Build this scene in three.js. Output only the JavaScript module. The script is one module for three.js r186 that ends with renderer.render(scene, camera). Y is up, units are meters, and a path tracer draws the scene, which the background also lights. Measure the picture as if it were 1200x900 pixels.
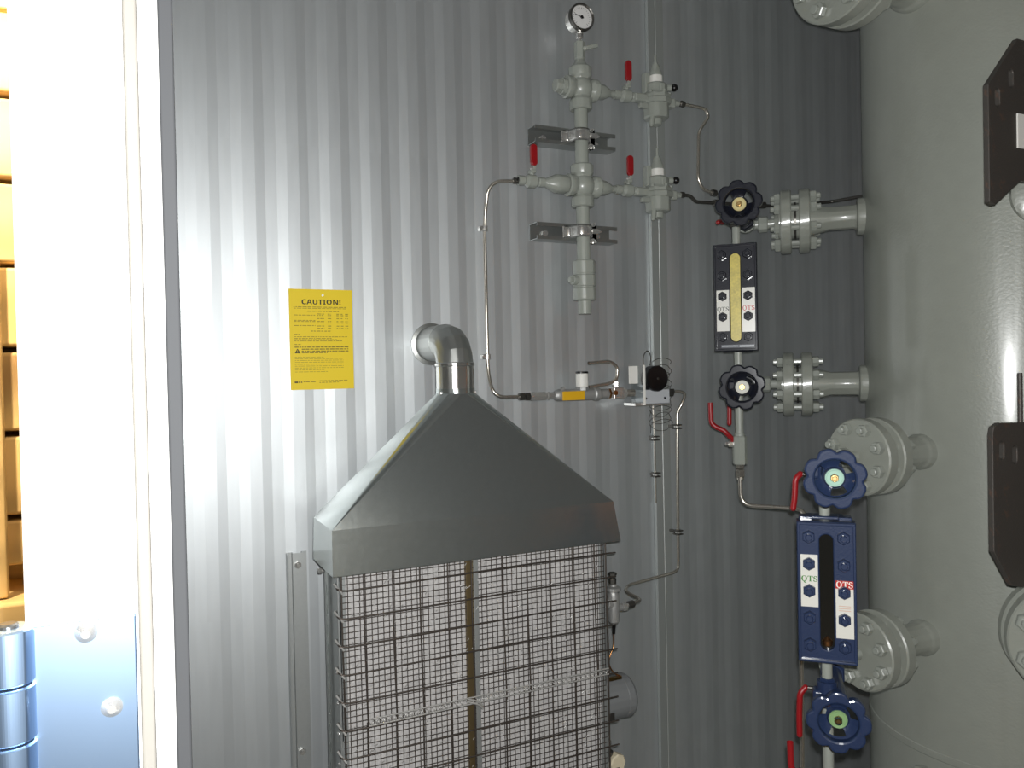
import * as THREE from 'three';
import { RoundedBoxGeometry } from 'three/addons/geometries/RoundedBoxGeometry.js';
import { mergeGeometries, toCreasedNormals } from 'three/addons/utils/BufferGeometryUtils.js';
import { ImprovedNoise } from 'three/addons/math/ImprovedNoise.js';

// ---------------------------------------------------------------- camera, light, exposure
const scene = new THREE.Scene();
scene.background = new THREE.Color(0x050506);
const EYE = new THREE.Vector3(0, 1.5, 0);
const camera = new THREE.PerspectiveCamera(51.4, 4 / 3, 0.03, 40);
camera.position.copy(EYE);
camera.rotation.set(-0.01396, -0.44506, -0.02094, 'YXZ');
camera.updateMatrixWorld(true);
const renderer = new THREE.WebGLRenderer();
renderer.toneMapping = THREE.LinearToneMapping;
renderer.toneMappingExposure = 1.0;
renderer.shadowMap.enabled = true;
// the hand-held camera's flash, just right of and above the lens
const FLASH = new THREE.Vector3(0.026, 1.526, -0.012);
const flash = new THREE.SpotLight(0xfcfdfc, 7.8, 0, 0.98, 0.35, 2);
flash.position.copy(FLASH);
flash.target.position.set(0.026 + 0.43, 1.51, -0.9);
scene.add(flash.target);
flash.castShadow = true;
flash.shadow.radius = 0.45;
scene.add(flash);

// ---------------------------------------------------------------- helpers
const V = (x, y, z) => new THREE.Vector3(x, y, z);
const vec = (p) => (p.isVector3 ? p.clone() : new THREE.Vector3(...p));
const UP = V(0, 1, 0);
const taken = {};
function numbered(name) {
  const k = taken[name] = (taken[name] ?? -1) + 1;
  return k ? `${name}_${String(k).padStart(3, '0')}` : name;
}
function ni(g) { const q = g.index ? g.toNonIndexed() : g; for (const k of Object.keys(q.attributes)) if (!['position', 'normal', 'uv'].includes(k)) q.deleteAttribute(k); return q; }
// uv in metres from the face's main direction
function metreUV(g) {
  const p = g.attributes.position, n = g.attributes.normal, uv = new Float32Array(p.count * 2);
  for (let i = 0; i < p.count; i++) {
    const ax = Math.abs(n.getX(i)), ay = Math.abs(n.getY(i)), az = Math.abs(n.getZ(i));
    let u = p.getX(i), v = p.getY(i);
    if (ax > ay && ax > az) u = p.getZ(i); else if (ay > az) v = p.getZ(i);
    uv[2 * i] = u; uv[2 * i + 1] = v;
  }
  g.setAttribute('uv', new THREE.BufferAttribute(uv, 2));
  return g;
}
function mesh(name, geos, mat, parent, label) {
  const list = (Array.isArray(geos) ? geos : [geos]).map(ni);
  const g = list.length > 1 ? mergeGeometries(list) : list[0];
  const m = new THREE.Mesh(mat.userData.keepUV ? g : metreUV(g), mat);
  m.name = name; m.castShadow = m.receiveShadow = true;
  if (label) m.userData.label = label;
  if (parent) parent.add(m);
  return m;
}
function thing(name, label, category, p = [0, 0, 0], turn = 0, group) {
  const o = new THREE.Group();
  o.name = numbered(name); o.position.copy(vec(p)); o.rotation.y = turn;
  o.userData = { label, category };
  if (group) o.userData.group = group;
  scene.add(o);
  return o;
}
function copyOf(src, p, label, turn) {
  const o = src.clone();
  o.name = numbered(src.name); o.position.copy(vec(p));
  if (turn !== undefined) o.rotation.y = turn;
  o.userData = { ...src.userData, label };
  scene.add(o);
  return o;
}
function structure(o, parent = scene) { o.userData.kind = 'structure'; if (parent === scene) { o.name = numbered(o.name); scene.add(o); } return o; }
const box = (x0, x1, y0, y1, z0, z1) => new THREE.BoxGeometry(x1 - x0, y1 - y0, z1 - z0).translate((x0 + x1) / 2, (y0 + y1) / 2, (z0 + z1) / 2);
const rbox = (x0, x1, y0, y1, z0, z1, r = 0.002, s = 2) => new RoundedBoxGeometry(x1 - x0, y1 - y0, z1 - z0, s, Math.min(r, Math.abs(x1 - x0) / 2.1, Math.abs(y1 - y0) / 2.1, Math.abs(z1 - z0) / 2.1)).translate((x0 + x1) / 2, (y0 + y1) / 2, (z0 + z1) / 2);
function aim(g, p, dir) {
  g.applyQuaternion(new THREE.Quaternion().setFromUnitVectors(UP, vec(dir).normalize()));
  return g.translate(...vec(p).toArray());
}
// profile: [radius, distance] pairs along dir from p
function lathe(profile, p, dir = UP, seg = 28, crease = 0.55) {
  const g = new THREE.LatheGeometry(profile.map(([r, t]) => new THREE.Vector2(Math.max(r, 0.00001), t)), seg);
  return aim(toCreasedNormals(g, crease), p, dir);
}
function cyl(a, b, r, r1 = r, seg = 20) {
  const A = vec(a), D = vec(b).sub(A), L = D.length(), c = Math.min(0.0012, r * 0.2, L * 0.3);
  return lathe([[0, 0], [r - c, 0], [r, c], [r1, L - c], [r1 - c, L], [0, L]], A, D, seg);
}
function hex(a, b, r, sides = 6) {
  const A = vec(a), D = vec(b).sub(A), L = D.length(), c = Math.min(r * 0.14, L * 0.3);
  const g = new THREE.LatheGeometry([[0, 0], [r - c, 0], [r, c], [r, L - c], [r - c, L], [0, L]].map(([q, t]) => new THREE.Vector2(Math.max(q, 0.00001), t)), sides);
  return aim(toCreasedNormals(g, 0.3), A, D);
}
class Poly extends THREE.CurvePath { }
// a bent tube: straight runs joined by rounded bends
function tube(points, r, bend = 0.02, seg = 10) {
  const P = points.map(vec), path = new Poly();
  let from = P[0];
  for (let i = 1; i < P.length - 1; i++) {
    const d = Math.min(bend, P[i].distanceTo(P[i - 1]) * 0.48, P[i].distanceTo(P[i + 1]) * 0.48);
    const a = P[i].clone().add(P[i - 1].clone().sub(P[i]).setLength(d)), b = P[i].clone().add(P[i + 1].clone().sub(P[i]).setLength(d));
    if (from.distanceTo(a) > 1e-4) path.add(new THREE.LineCurve3(from, a));
    path.add(new THREE.QuadraticBezierCurve3(a, P[i], b));
    from = b;
  }
  path.add(new THREE.LineCurve3(from, P[P.length - 1]));
  path.arcLengthDivisions = 400;
  const n = Math.max(8, Math.min(160, Math.round(path.getLength() / 0.006)));
  return new THREE.TubeGeometry(path, n, r, seg, false);
}
function extrude(shape, depth, bevel = 0.0012) {
  return new THREE.ExtrudeGeometry(shape, { depth, bevelEnabled: bevel > 0, bevelSize: bevel, bevelThickness: bevel, bevelSegments: 2, curveSegments: 16 });
}
const poly = (pts) => new THREE.Shape(pts.map(([x, y]) => new THREE.Vector2(x, y)));
function slotPath(cx, cy, w, h, Kind = THREE.Path) {
  const s = new Kind(), r = w / 2;
  s.moveTo(cx - r, cy - h / 2 + r);
  s.absarc(cx, cy - h / 2 + r, r, Math.PI, 2 * Math.PI, false);
  s.absarc(cx, cy + h / 2 - r, r, 0, Math.PI, false);
  s.closePath();
  return s;
}

// ---------------------------------------------------------------- textures (grain, spangle, print)
let seed = 7;
const rnd = () => { seed = (seed * 1664525 + 1013904223) >>> 0; return seed / 4294967296; };
const N3 = new ImprovedNoise();
function dataTex(n, f, rep, srgb) {
  const d = new Uint8Array(n * n * 4);
  for (let y = 0; y < n; y++) for (let x = 0; x < n; x++) {
    const c = f(x / n, y / n, x, y), i = 4 * (y * n + x);
    for (let k = 0; k < 3; k++) d[i + k] = Math.max(0, Math.min(255, Math.round(255 * (Array.isArray(c) ? c[k] : c))));
    d[i + 3] = 255;
  }
  const t = new THREE.DataTexture(d, n, n);
  t.wrapS = t.wrapT = THREE.RepeatWrapping; t.magFilter = THREE.LinearFilter; t.minFilter = THREE.LinearMipmapLinearFilter; t.generateMipmaps = true;
  t.repeat.set(rep, rep); if (srgb) t.colorSpace = THREE.SRGBColorSpace; t.needsUpdate = true;
  return t;
}
// noise that repeats over the unit square
function tn(u, v, f, z = 0) {
  const a = (x, y) => N3.noise(x * f, y * f, z);
  return (a(u, v) * (1 - u) + a(u - 1, v) * u) * (1 - v) + (a(u, v - 1) * (1 - u) + a(u - 1, v - 1) * u) * v;
}
// zinc spangle: patches of slightly different crystal tone
const cells = Array.from({ length: 260 }, () => [rnd(), rnd(), rnd()]);
function spangle(u, v) {
  let b = 9, t = 0;
  for (const [x, y, w] of cells) { let dx = Math.abs(u - x), dy = Math.abs(v - y); dx = Math.min(dx, 1 - dx); dy = Math.min(dy, 1 - dy); const d = dx * dx + dy * dy; if (d < b) { b = d; t = w; } }
  return t;
}
const spangleGrid = []; for (let y = 0; y < 256; y++) for (let x = 0; x < 256; x++) spangleGrid.push(spangle(x / 256, y / 256));
const spangleRough = dataTex(256, (u, v, x, y) => 0.9 + 0.07 * spangleGrid[y * 256 + x] + 0.05 * tn(u, v, 24), 9);
const spangleTone = dataTex(256, (u, v, x, y) => 0.95 + 0.035 * spangleGrid[y * 256 + x] + 0.04 * tn(u, v, 30, 3), 9);
const orangePeel = dataTex(256, (u, v) => 0.5 + 0.35 * tn(u, v, 34) + 0.2 * tn(u, v, 60, 2), 5);
const paintTone = dataTex(256, (u, v) => 0.96 + 0.05 * tn(u, v, 5) + 0.04 * tn(u, v, 19, 4), 2);
const fine = dataTex(256, (u, v) => 0.5 + 0.3 * tn(u, v, 50) + 0.2 * tn(u, v, 22, 5), 9);
const rollMarks = dataTex(256, (u, v) => 0.93 + 0.05 * tn(u, v * 0.12, 40, 1) + 0.03 * tn(u, v, 9, 8), 2);
const fibre = dataTex(256, (u, v) => 0.86 + 0.22 * tn(u, v, 9, 2) + 0.26 * tn(u, v, 40, 6), 5);
const rust = dataTex(256, (u, v) => { const a = tn(u, v, 7) + 0.7 * tn(u, v, 26, 3), k = Math.max(0, Math.min(1, a * 2.0 - 0.45)); return [0.30 + 0.10 * k, 0.285 + 0.03 * k, 0.27]; }, 6, true);
const woodTex = [0, 1, 2].map((s) => dataTex(256, (u, v) => {
  const w = 0.5 + 0.5 * Math.sin(40 * (v + 0.05 * tn(u, v, 3, s)) + 6 * tn(u * 0.3, v, 6, s)), q = 0.78 + 0.12 * w + 0.16 * tn(u, v, 3, s + 4), st = Math.max(0, tn(u, v, 4, s + 11) - 0.12) * 1.5;
  return [(0.92 - st) * q, (0.79 - st) * q, (0.56 - 0.8 * st) * q];
}, 1.4, true));
function canvasTex(w, h, draw) {
  const c = document.createElement('canvas'); c.width = w; c.height = h;
  draw(c.getContext('2d'), w, h);
  const t = new THREE.CanvasTexture(c); t.colorSpace = THREE.SRGBColorSpace; return t;
}

// ---------------------------------------------------------------- materials
const S = (o) => new THREE.MeshStandardMaterial(o);
const PH = (o) => new THREE.MeshPhysicalMaterial(o);
const M = {
  liner: S({ color: 0xd2d6d8, metalness: 0.85, roughness: 0.52, map: rollMarks }),
  plainLiner: S({ color: 0xb4b6b6, metalness: 0.8, roughness: 0.5, map: rollMarks }),
  batten: S({ color: 0xb4b8b6, metalness: 0.7, roughness: 0.5 }),
  galv: S({ color: 0xbec4c2, metalness: 0.89, roughness: 0.25, roughnessMap: spangleRough, map: spangleTone }),
  galvDull: S({ color: 0xb6b9b8, metalness: 0.7, roughness: 0.45, map: spangleTone }),
  galvSmooth: S({ color: 0xc0c6c4, metalness: 0.87, roughness: 0.22, roughnessMap: spangleRough, map: spangleTone }),
  strut: S({ color: 0xa4a7a5, metalness: 0.85, roughness: 0.36 }),
  flue: S({ color: 0xd0d0cc, metalness: 0.95, roughness: 0.27 }),
  flueDull: S({ color: 0xaeb0ad, metalness: 0.85, roughness: 0.36 }),
  zinc: S({ color: 0xa2bcdc, metalness: 1, roughness: 0.37 }),
  stainless: S({ color: 0xc4beb4, metalness: 0.85, roughness: 0.27 }),
  chrome: S({ color: 0xe2e0dc, metalness: 0.8, roughness: 0.24 }),
  steelDark: S({ color: 0x5c5a56, metalness: 0.75, roughness: 0.35 }),
  copper: S({ color: 0xc08a5c, metalness: 1, roughness: 0.35 }),
  brass: S({ color: 0xb69a68, metalness: 1, roughness: 0.3 }),
  grey: PH({ color: 0x999d95, roughness: 0.38, map: paintTone, bumpMap: fine, bumpScale: 0.0003, clearcoat: 0.35, clearcoatRoughness: 0.2 }),
  tank: PH({ color: 0x94978e, roughness: 0.4, map: paintTone, bumpMap: orangePeel, bumpScale: 0.0006, clearcoat: 0.6, clearcoatRoughness: 0.16 }),
  cast: S({ color: 0xa4a4a2, metalness: 0.55, roughness: 0.5, bumpMap: fine, bumpScale: 0.0005 }),
  navy: PH({ color: 0x22304f, roughness: 0.5, specularIntensity: 0.5, clearcoat: 0.5, clearcoatRoughness: 0.12, bumpMap: fine, bumpScale: 0.0006 }),
  navyShaded: PH({ color: 0x10131f, roughness: 0.5, specularIntensity: 0.5, clearcoat: 0.6, clearcoatRoughness: 0.12, bumpMap: fine, bumpScale: 0.0008 }),  // same navy paint, darkened for the weaker flash light at the farther gauge
  black: S({ color: 0x121113, roughness: 0.3 }),
  returnShade: S({ color: 0x2e2f31, roughness: 0.85 }),
  red: PH({ color: 0x92141a, roughness: 0.4, clearcoat: 0.3 }),
  white: S({ color: 0xe6e4de, roughness: 0.5 }),
  whitePaint: S({ color: 0xf0efec, roughness: 0.42 }),
  plastic: S({ color: 0xb9bcc0, roughness: 0.45 }),
  foam: S({ color: 0x73706a, roughness: 0.9 }),
  canister: S({ color: 0x77797a, roughness: 0.5 }),
  yellow: S({ color: 0xd9a81c, roughness: 0.45 }),
  gaugeYellow: S({ color: 0xd2bf4a, roughness: 0.4, map: fibre }),
  glassDark: PH({ color: 0x1c1c1a, roughness: 0.12, clearcoat: 1, clearcoatRoughness: 0.06 }),
  pane: PH({ color: 0xffffff, roughness: 0.03, transmission: 1, thickness: 0, ior: 1.45 }),
  acrylic: PH({ color: 0xf4f6f6, roughness: 0.06, transmission: 1, thickness: 0, ior: 1.48 }),
  wire: S({ color: 0x6a625c, metalness: 0.8, roughness: 0.4 }),
  wireGalv: S({ color: 0xd2d0cc, metalness: 0.55, roughness: 0.35 }),
  fibre: S({ color: 0xc9c6c4, roughness: 0.95, map: fibre, bumpMap: fibre, bumpScale: 0.002 }),
  brownReflect: S({ color: 0x94825f, metalness: 0.85, roughness: 0.38 }),  // brown stands for an orange reflection on the grey post, put into colour
  rusty: S({ color: 0xffffff, metalness: 0.3, roughness: 0.5, map: rust, bumpMap: fine, bumpScale: 0.0008 }),
  concrete: S({ color: 0x8a8780, roughness: 0.9, map: paintTone }),
  wood: woodTex.map((t) => S({ color: 0xffffff, roughness: 0.75, map: t })),
  knotWood: S({ color: 0xd7b070, roughness: 0.8 }),
  lampGlass: S({ color: 0xfff0d0, emissive: 0xffc070, emissiveIntensity: 6 }),
};

// ---------------------------------------------------------------- the setting
// back wall: one ribbed steel liner sheet, shallow ribs 91 mm apart
{
  const pitch = 0.0912, first = 0.438, h = 0.00135, top = -1.75, pts = [];
  const x0 = -0.06, x1 = 2.72;
  for (let k = -6; k < 27; k++) {
    const b = first + k * pitch;                       // centre of the slope that falls away to the right
    for (const [dx, z] of [[-0.010, 1], [0.010, 0], [0.034, 0], [0.056, 1]]) {
      const x = b + dx; if (x > x0 && x < x1) pts.push([x, z]);
    }
  }
  const sh = new THREE.Shape(); sh.moveTo(x0, 0.08);
  sh.lineTo(x0, 0); for (const [x, z] of pts) sh.lineTo(x, -h * z); sh.lineTo(x1, 0); sh.lineTo(x1, 0.08); sh.closePath();
  const g = new THREE.ExtrudeGeometry(sh, { depth: 2.9, bevelEnabled: false });
  g.rotateX(-Math.PI / 2).translate(0, 0, top);
  // shape y -> -z after the turn: ribs stand proud into the room
  structure(mesh('wall_back', toCreasedNormals(g, 0.02), M.liner));
}
structure(mesh('floor', box(-0.066, 2.72, -0.1, 0, -1.85, 1.0), M.galvDull));
structure(mesh('ceiling', box(-0.066, 2.72, 2.84, 2.92, -1.74, 1.0), M.plainLiner));
structure(mesh('wall_right', box(2.62, 2.72, 0, 2.84, -1.745, 1.0), M.plainLiner));
structure(mesh('wall_front', box(-0.066, 2.62, 0, 2.84, 0.9, 1.0), M.plainLiner));
structure(mesh('wall_left', [box(-0.06, 0.014, 0, 2.84, -1.745, -0.625), box(-0.06, 0.014, 2.2, 2.84, -0.625, 0.46), box(-0.06, 0.014, 0, 2.84, 0.46, 0.9)], M.plainLiner));
structure(mesh('ground', box(-9, -0.066, -0.16, -0.02, -8, 8), M.concrete));

// door frame: the jamb that carries the hinge, seen from the doorway
{
  const d = new THREE.Group(); d.name = 'door_1'; structure(d);
  mesh('jamb', rbox(-0.066, 0.0005, 0, 2.2, -0.66, -0.6, 0.002), M.whitePaint, d);
  mesh('weatherstrip', rbox(0.0005, 0.0095, 0, 2.2, -0.66, -0.606, 0.0025), M.foam, d);
  mesh('edge_trim', rbox(0.0095, 0.0225, 0, 2.2, -0.66, -0.6, 0.002), M.whitePaint, d);
  mesh('inner_return', rbox(0.0225, 0.0325, 0, 2.2, -0.66, -0.606, 0.002), M.returnShade, d);  // inner return of the trim; its missing flash glare is painted dark grey
  mesh('head_frame', rbox(-0.066, 0.0325, 2.2, 2.26, -0.66, 0.46, 0.002), M.whitePaint, d);
}
// cover strip over the joint of the wall sheets
{
  const sh = poly([[0, 0], [0.0, 0.009], [0.0012, 0.0105], [0.0215, 0.0105], [0.0235, 0.0095], [0.0255, 0.0105], [0.0488, 0.0105], [0.05, 0.009], [0.05, 0], [0.048, 0], [0.048, 0.0085], [0.002, 0.0085], [0.002, 0]]);
  const g = new THREE.ExtrudeGeometry(sh, { depth: 2.84, bevelEnabled: false }).rotateX(-Math.PI / 2).scale(1, 1, -1);
  const gi = g.index ? g.toNonIndexed() : g, p = gi.attributes.position;                         // mirrored: turn the faces round again
  for (let i = 0; i < p.count; i += 3) { const a = [p.getX(i), p.getY(i), p.getZ(i)]; p.setXYZ(i, p.getX(i + 1), p.getY(i + 1), p.getZ(i + 1)); p.setXYZ(i + 1, ...a); }
  gi.computeVertexNormals();
  structure(mesh('trim_1', gi.translate(1.243, 0, -1.7468), M.batten));
}

// ---------------------------------------------------------------- hinge on the jamb
{
  const t = thing('door_hinge', 'large zinc-plated steel hinge with rolled barrel bolted to the white door jamb', 'hinge', [-0.03, 1.109, -0.598]);
  mesh('leaf', rbox(-0.033, 0.029, -0.12, 0.234, -0.0015, 0.004, 0.0015), M.zinc, t);
  for (let k = 0; k < 8; k++) {
    const y1 = 0.236 - k * 0.0365;
    mesh('knuckle', cyl([-0.0445, y1 - 0.035, 0.004], [-0.0445, y1, 0.004], 0.0145, 0.0145, 64), M.zinc, t);
  }
  mesh('hinge_pin', cyl([-0.0445, -0.1, 0.004], [-0.0445, 0.239, 0.004], 0.006), M.steelDark, t);
  for (const [x, y] of [[-0.001, 0.226], [0.013, 0.174], [-0.001, 0.08], [0.013, 0.02]]) mesh('bolt', lathe([[0, 0.0055], [0.0028, 0.005], [0.0048, 0.0032], [0.0062, 0.0008], [0.0068, 0]], [x, y, 0.004], [0, 0, 1], 24), M.chrome, t);
}
// ---------------------------------------------------------------- timber outside the doorway
{
  const t = thing('timber_crate', 'warm-lit wooden crate of stacked planks outside past the door jamb', 'crate', [-0.55, -0.02, -1.53]);
  for (let k = 0; k < 7; k++) { const y = 1.315 + k * 0.131; mesh('plank', rbox(-0.5, 0.46, y, y + 0.122, -0.05, 0.075 + 0.004 * (k % 3), 0.006), M.wood[k % 3], t); }
  mesh('plank', rbox(-0.5, 0.46, 1.235, 1.306, -0.05, 0.07, 0.006), M.wood[1], t);
  mesh('backing_board', box(-0.5, 0.46, 0.02, 2.2, -0.07, -0.05), M.wood[2], t);
  mesh('batten', rbox(0.355, 0.372, 1.192, 1.72, 0.08, 0.1, 0.003), M.wood[1], t);
  mesh('ledge', rbox(-0.5, 0.47, 1.12, 1.19, -0.05, 0.13, 0.006), M.wood[0], t);
  for (let k = 0; k < 8; k++) mesh('plank', rbox(-0.5, 0.46, 0.02 + k * 0.136, 0.147 + k * 0.136, -0.05, 0.07, 0.006), M.wood[(k + 1) % 3], t);
}
{
  const t = thing('work_lamp', 'warm work lamp hanging outside the doorway above the crate', 'lamp', [-0.42, 2.3, -1.02]);
  mesh('lamp_shade', lathe([[0.012, 0.1], [0.03, 0.09], [0.1, -0.02], [0.098, -0.022], [0.028, 0.086], [0.012, 0.096]], [0, 0, 0]), M.galvDull, t);
  mesh('bulb', lathe([[0, -0.05], [0.02, -0.042], [0.028, -0.02], [0.018, 0.02], [0.012, 0.06]], [0, 0, 0]), M.lampGlass, t);
  mesh('cord', cyl([0, 0.1, 0], [0, 0.62, 0], 0.004), M.black, t);
  const l = new THREE.PointLight(0xffe6bc, 9, 0, 2); l.position.set(0, -0.07, 0); l.castShadow = true; l.shadow.radius = 1.5; t.add(l);
}
{
  const t = thing('added_amber_glow', 'added unseen amber glow on the front wall for the orange reflection in the hood', 'lamp', [2.40, 1.62, 0.899]);  // added source, placed only to put an orange reflection on the hood
  mesh('glow_base', lathe([[0, 0], [0.11, 0], [0.11, 0.02], [0.1, 0.03], [0, 0.03]], [0, 0, 0], [0, 0, -1], 40), M.galvDull, t);
  mesh('glow_dome', lathe([[0.095, 0], [0.09, 0.03], [0.06, 0.055], [0, 0.065]], [0, 0, -0.028], [0, 0, -1], 40), S({ color: 0xffb050, emissive: 0xff8c20, emissiveIntensity: 2.4 }), t);
  const l = new THREE.PointLight(0xffa040, 0.03, 0, 2); l.position.set(0, 0, -0.12); l.castShadow = true; l.shadow.radius = 4; t.add(l);
}
// ---------------------------------------------------------------- caution sign
{
  const t = thing('caution_sign', 'yellow printed caution notice with a hole at top fixed to the ribbed wall', 'sign', [0.3765, 1.5815, -1.7462]);
  const tex = canvasTex(716, 1104, (c, w, h) => {
    c.fillStyle = '#e9cb17'; c.fillRect(0, 0, w, h);
    c.fillStyle = '#2c2708'; c.textAlign = 'center';
    c.font = 'bold 84px sans-serif'; c.save(); c.translate(w / 2 + 4, 166); c.scale(1.13, 0.9); c.fillText('CAUTION!', 0, 0); c.restore();
    const line = (x0, x1, y, t = 7, col = '#8f7c14') => { c.fillStyle = col; let x = x0; while (x < x1) { const q = 14 + rnd() * 42; c.fillRect(x, y, Math.min(q, x1 - x), t); x += q + 9; } };
    line(50, 650, 192, 8); line(50, 640, 208, 6); line(200, 560, 238, 9);
    for (const y of [268, 284, 318, 350, 366, 400, 426]) { line(310, 390, y, 8); line(430, 470, y, 8); line(530, 560, y, 8); line(580, 610, y, 8); line(630, 665, y, 8); }
    for (const y of [282, 340, 352, 396]) line(52, 290, y, 7);
    line(240, 460, 456, 9);
    for (const y of [492, 520, 538, 552, 566]) line(52, y === 492 ? 110 : 650 - (y % 5) * 60, y, 7);
    line(52, 120, 604, 8); line(52, 660, 632, 10, '#6b5d10'); line(130, 660, 654, 10, '#6b5d10'); line(130, 660, 676, 10, '#6b5d10'); line(130, 420, 694, 9, '#6b5d10');
    c.fillStyle = '#2c2708'; c.beginPath(); c.moveTo(84, 652); c.lineTo(116, 704); c.lineTo(52, 704); c.closePath(); c.fill();
    c.fillStyle = '#e9cb17'; c.fillRect(81, 668, 6, 18); c.fillRect(81, 691, 6, 6);
    for (const y of [744, 762, 780, 800, 822, 842, 862, 884, 906]) line(52, y > 760 && y < 880 ? 600 : 300 + (y % 7) * 40, y, 6, '#a8921a');
    line(44, 126, 1012, 18, '#4c420c'); line(140, 280, 1012, 10); line(320, 640, 1006, 8); line(320, 560, 1024, 8);
  });
  const paper = S({ map: tex, roughness: 0.6 }); paper.userData.keepUV = true;
  const sh = poly([[-0.0685, -0.1085], [0.0685, -0.1085], [0.0685, 0.1085], [-0.0685, 0.1085]]);
  const hole = new THREE.Path(); hole.absarc(0.004, 0.096, 0.0025, 0, Math.PI * 2, true); sh.holes.push(hole);
  const g = new THREE.ExtrudeGeometry(sh, { depth: 0.0008, bevelEnabled: false }), p = g.attributes.position, uv = g.attributes.uv;
  for (let i = 0; i < p.count; i++) uv.setXY(i, (p.getX(i) + 0.0685) / 0.137, (p.getY(i) + 0.1085) / 0.217);
  mesh('sheet', g, paper, t);
}

// ---------------------------------------------------------------- vessel with its nozzles
const AX = 1.914, AZ = -1.22, TR = 0.32;                          // axis and radius of the vessel
const toWall = V(-0.7071, 0, -0.7071), toLeft = V(-1, 0, 0), toDoor = V(-0.7071, 0, 0.7071);
const tank = thing('pressure_vessel', 'tall grey painted cylindrical steel vessel with flanged side nozzles', 'tank', [AX, 0, AZ]);
mesh('shell', lathe([[0, 0.06], [TR - 0.02, 0.06], [TR, 0.08], [TR, 0.62], [TR + 0.0016, 0.622], [TR + 0.0022, 0.629], [TR + 0.0016, 0.636], [TR, 0.638], [TR, 2.78], [0, 2.78]], [0, 0, 0], UP, 160, 0.5), M.tank, tank);
mesh('base_ring', lathe([[0.2, 0], [TR + 0.04, 0], [TR + 0.04, 0.06], [0.2, 0.06]], [0, 0, 0], UP, 80), M.grey, tank);
function ringAt(dir, r, k, n) {                                   // a point on a bolt circle around dir
  const s = new THREE.Vector3().crossVectors(dir, UP).normalize(), a = (k + 0.5) / n * Math.PI * 2;
  return s.multiplyScalar(r * Math.cos(a)).addScaledVector(UP, r * Math.sin(a));
}
function nozzle(dir, y, o) {
  const { pipe = 0.030, fr = 0.0825, bc = 0.0635, L1 = 0.127, th = 0.027, gap = 0.018, bolts = 8, nut = 0.0135, blind = false, col = 1.16 } = o;
  const c = V(0, y, 0).addScaledVector(dir, TR);
  const n = mesh('nozzle', lathe([[pipe * col, -0.05], [pipe * col, 0.010], [pipe * (col - 0.06), 0.0145], [pipe * 1.06, 0.017], [pipe, 0.022], [pipe, L1 - 0.045], [pipe * 1.35, L1 - 0.004], [pipe * 1.35, L1 + 0.004]], c, dir, 40, 0.7), M.tank, tank);
  const disc = (t0, t1, ex) => lathe([[0, t0], [fr - 0.003, t0], [fr, t0 + 0.003], [fr, t1 - 0.003], [fr - 0.003, t1], [0, t1], ...(ex || [])], c, dir, 64, 0.5);
  mesh('flange', [disc(L1, L1 + th), lathe([[0, 0], [fr * 0.55, 0], [fr * 0.55, gap * 0.36], [0, gap * 0.36]], c.clone().addScaledVector(dir, L1 + th), dir, 40)], M.tank, n);
  const L2 = L1 + th + gap;
  mesh('gasket', lathe([[0, 0], [fr * 0.6, 0], [fr * 0.6, gap * 0.3], [0, gap * 0.3]], c.clone().addScaledVector(dir, L1 + th + gap * 0.35), dir, 40), M.steelDark, n);
  const face = blind ? [] : [lathe([[0.046, 0], [0.046, 0.004], [0.044, 0.006], [0.022, 0.006], [0.020, 0.016], [0, 0.016]], c.clone().addScaledVector(dir, L2 + th - 0.0005), dir, 40)];
  mesh('companion_flange', [disc(L2, L2 + th), lathe([[0, 0], [fr * 0.55, 0], [fr * 0.55, gap * 0.36], [0, gap * 0.36]], c.clone().addScaledVector(dir, L2 - gap * 0.35), dir, 40), ...face], M.tank, n);
  for (let k = 0; k < bolts; k++) {
    const b = c.clone().add(ringAt(dir, bc, k, bolts)), P = (t) => b.clone().addScaledVector(dir, t);
    mesh('stud_bolt', [cyl(P(L1 - 0.026), P(L2 + th + 0.024), nut * 0.56, nut * 0.56, 12), hex(P(L1 - 0.016), P(L1), nut), hex(P(L2 + th), P(L2 + th + 0.015), nut)], M.grey, n);
  }
  return n;
}
for (const y of [1.879, 1.455]) nozzle(toWall, y, { col: 1.55 });
for (const y of [1.304, 0.886]) nozzle(toLeft, y, { pipe: 0.0345, blind: true });
nozzle(toLeft, 2.352, { pipe: 0.057, fr: 0.127, bc: 0.1, L1: 0.16, th: 0.032, nut: 0.017, blind: true });
nozzle(toDoor, 0.972, { pipe: 0.06, fr: 0.115, bc: 0.092, L1: 0.075, th: 0.03, gap: 0.016, nut: 0.018, blind: true });
for (const [y, a] of [[1.845, -2.34], [1.33, -2.33]]) {            // plain round bosses in front, half hidden by the lugs
  const d = V(Math.cos(a), 0, -Math.sin(a));
  mesh('boss', lathe([[0.075, -0.06], [0.072, 0.006], [0.066, 0.010], [0.03, 0.012], [0, 0.012]], V(0, y, 0).addScaledVector(d, TR), d, 48, 0.6), M.tank, tank);
}

{
  const c = V(0, 0.565, 0).addScaledVector(toLeft, TR);
  const k = mesh('coupling', lathe([[0.03, -0.03], [0.03, 0.018], [0.027, 0.022], [0.019, 0.022], [0.019, 0.002]], c, toLeft, 40), M.tank, tank);
  mesh('bore', cyl(c.clone().addScaledVector(toLeft, -0.01), c.clone().addScaledVector(toLeft, 0.004), 0.019), M.black, k, 'black disc painted as the shade inside the coupling');  // black disc: the shade in the hole put in as colour
}
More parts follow.
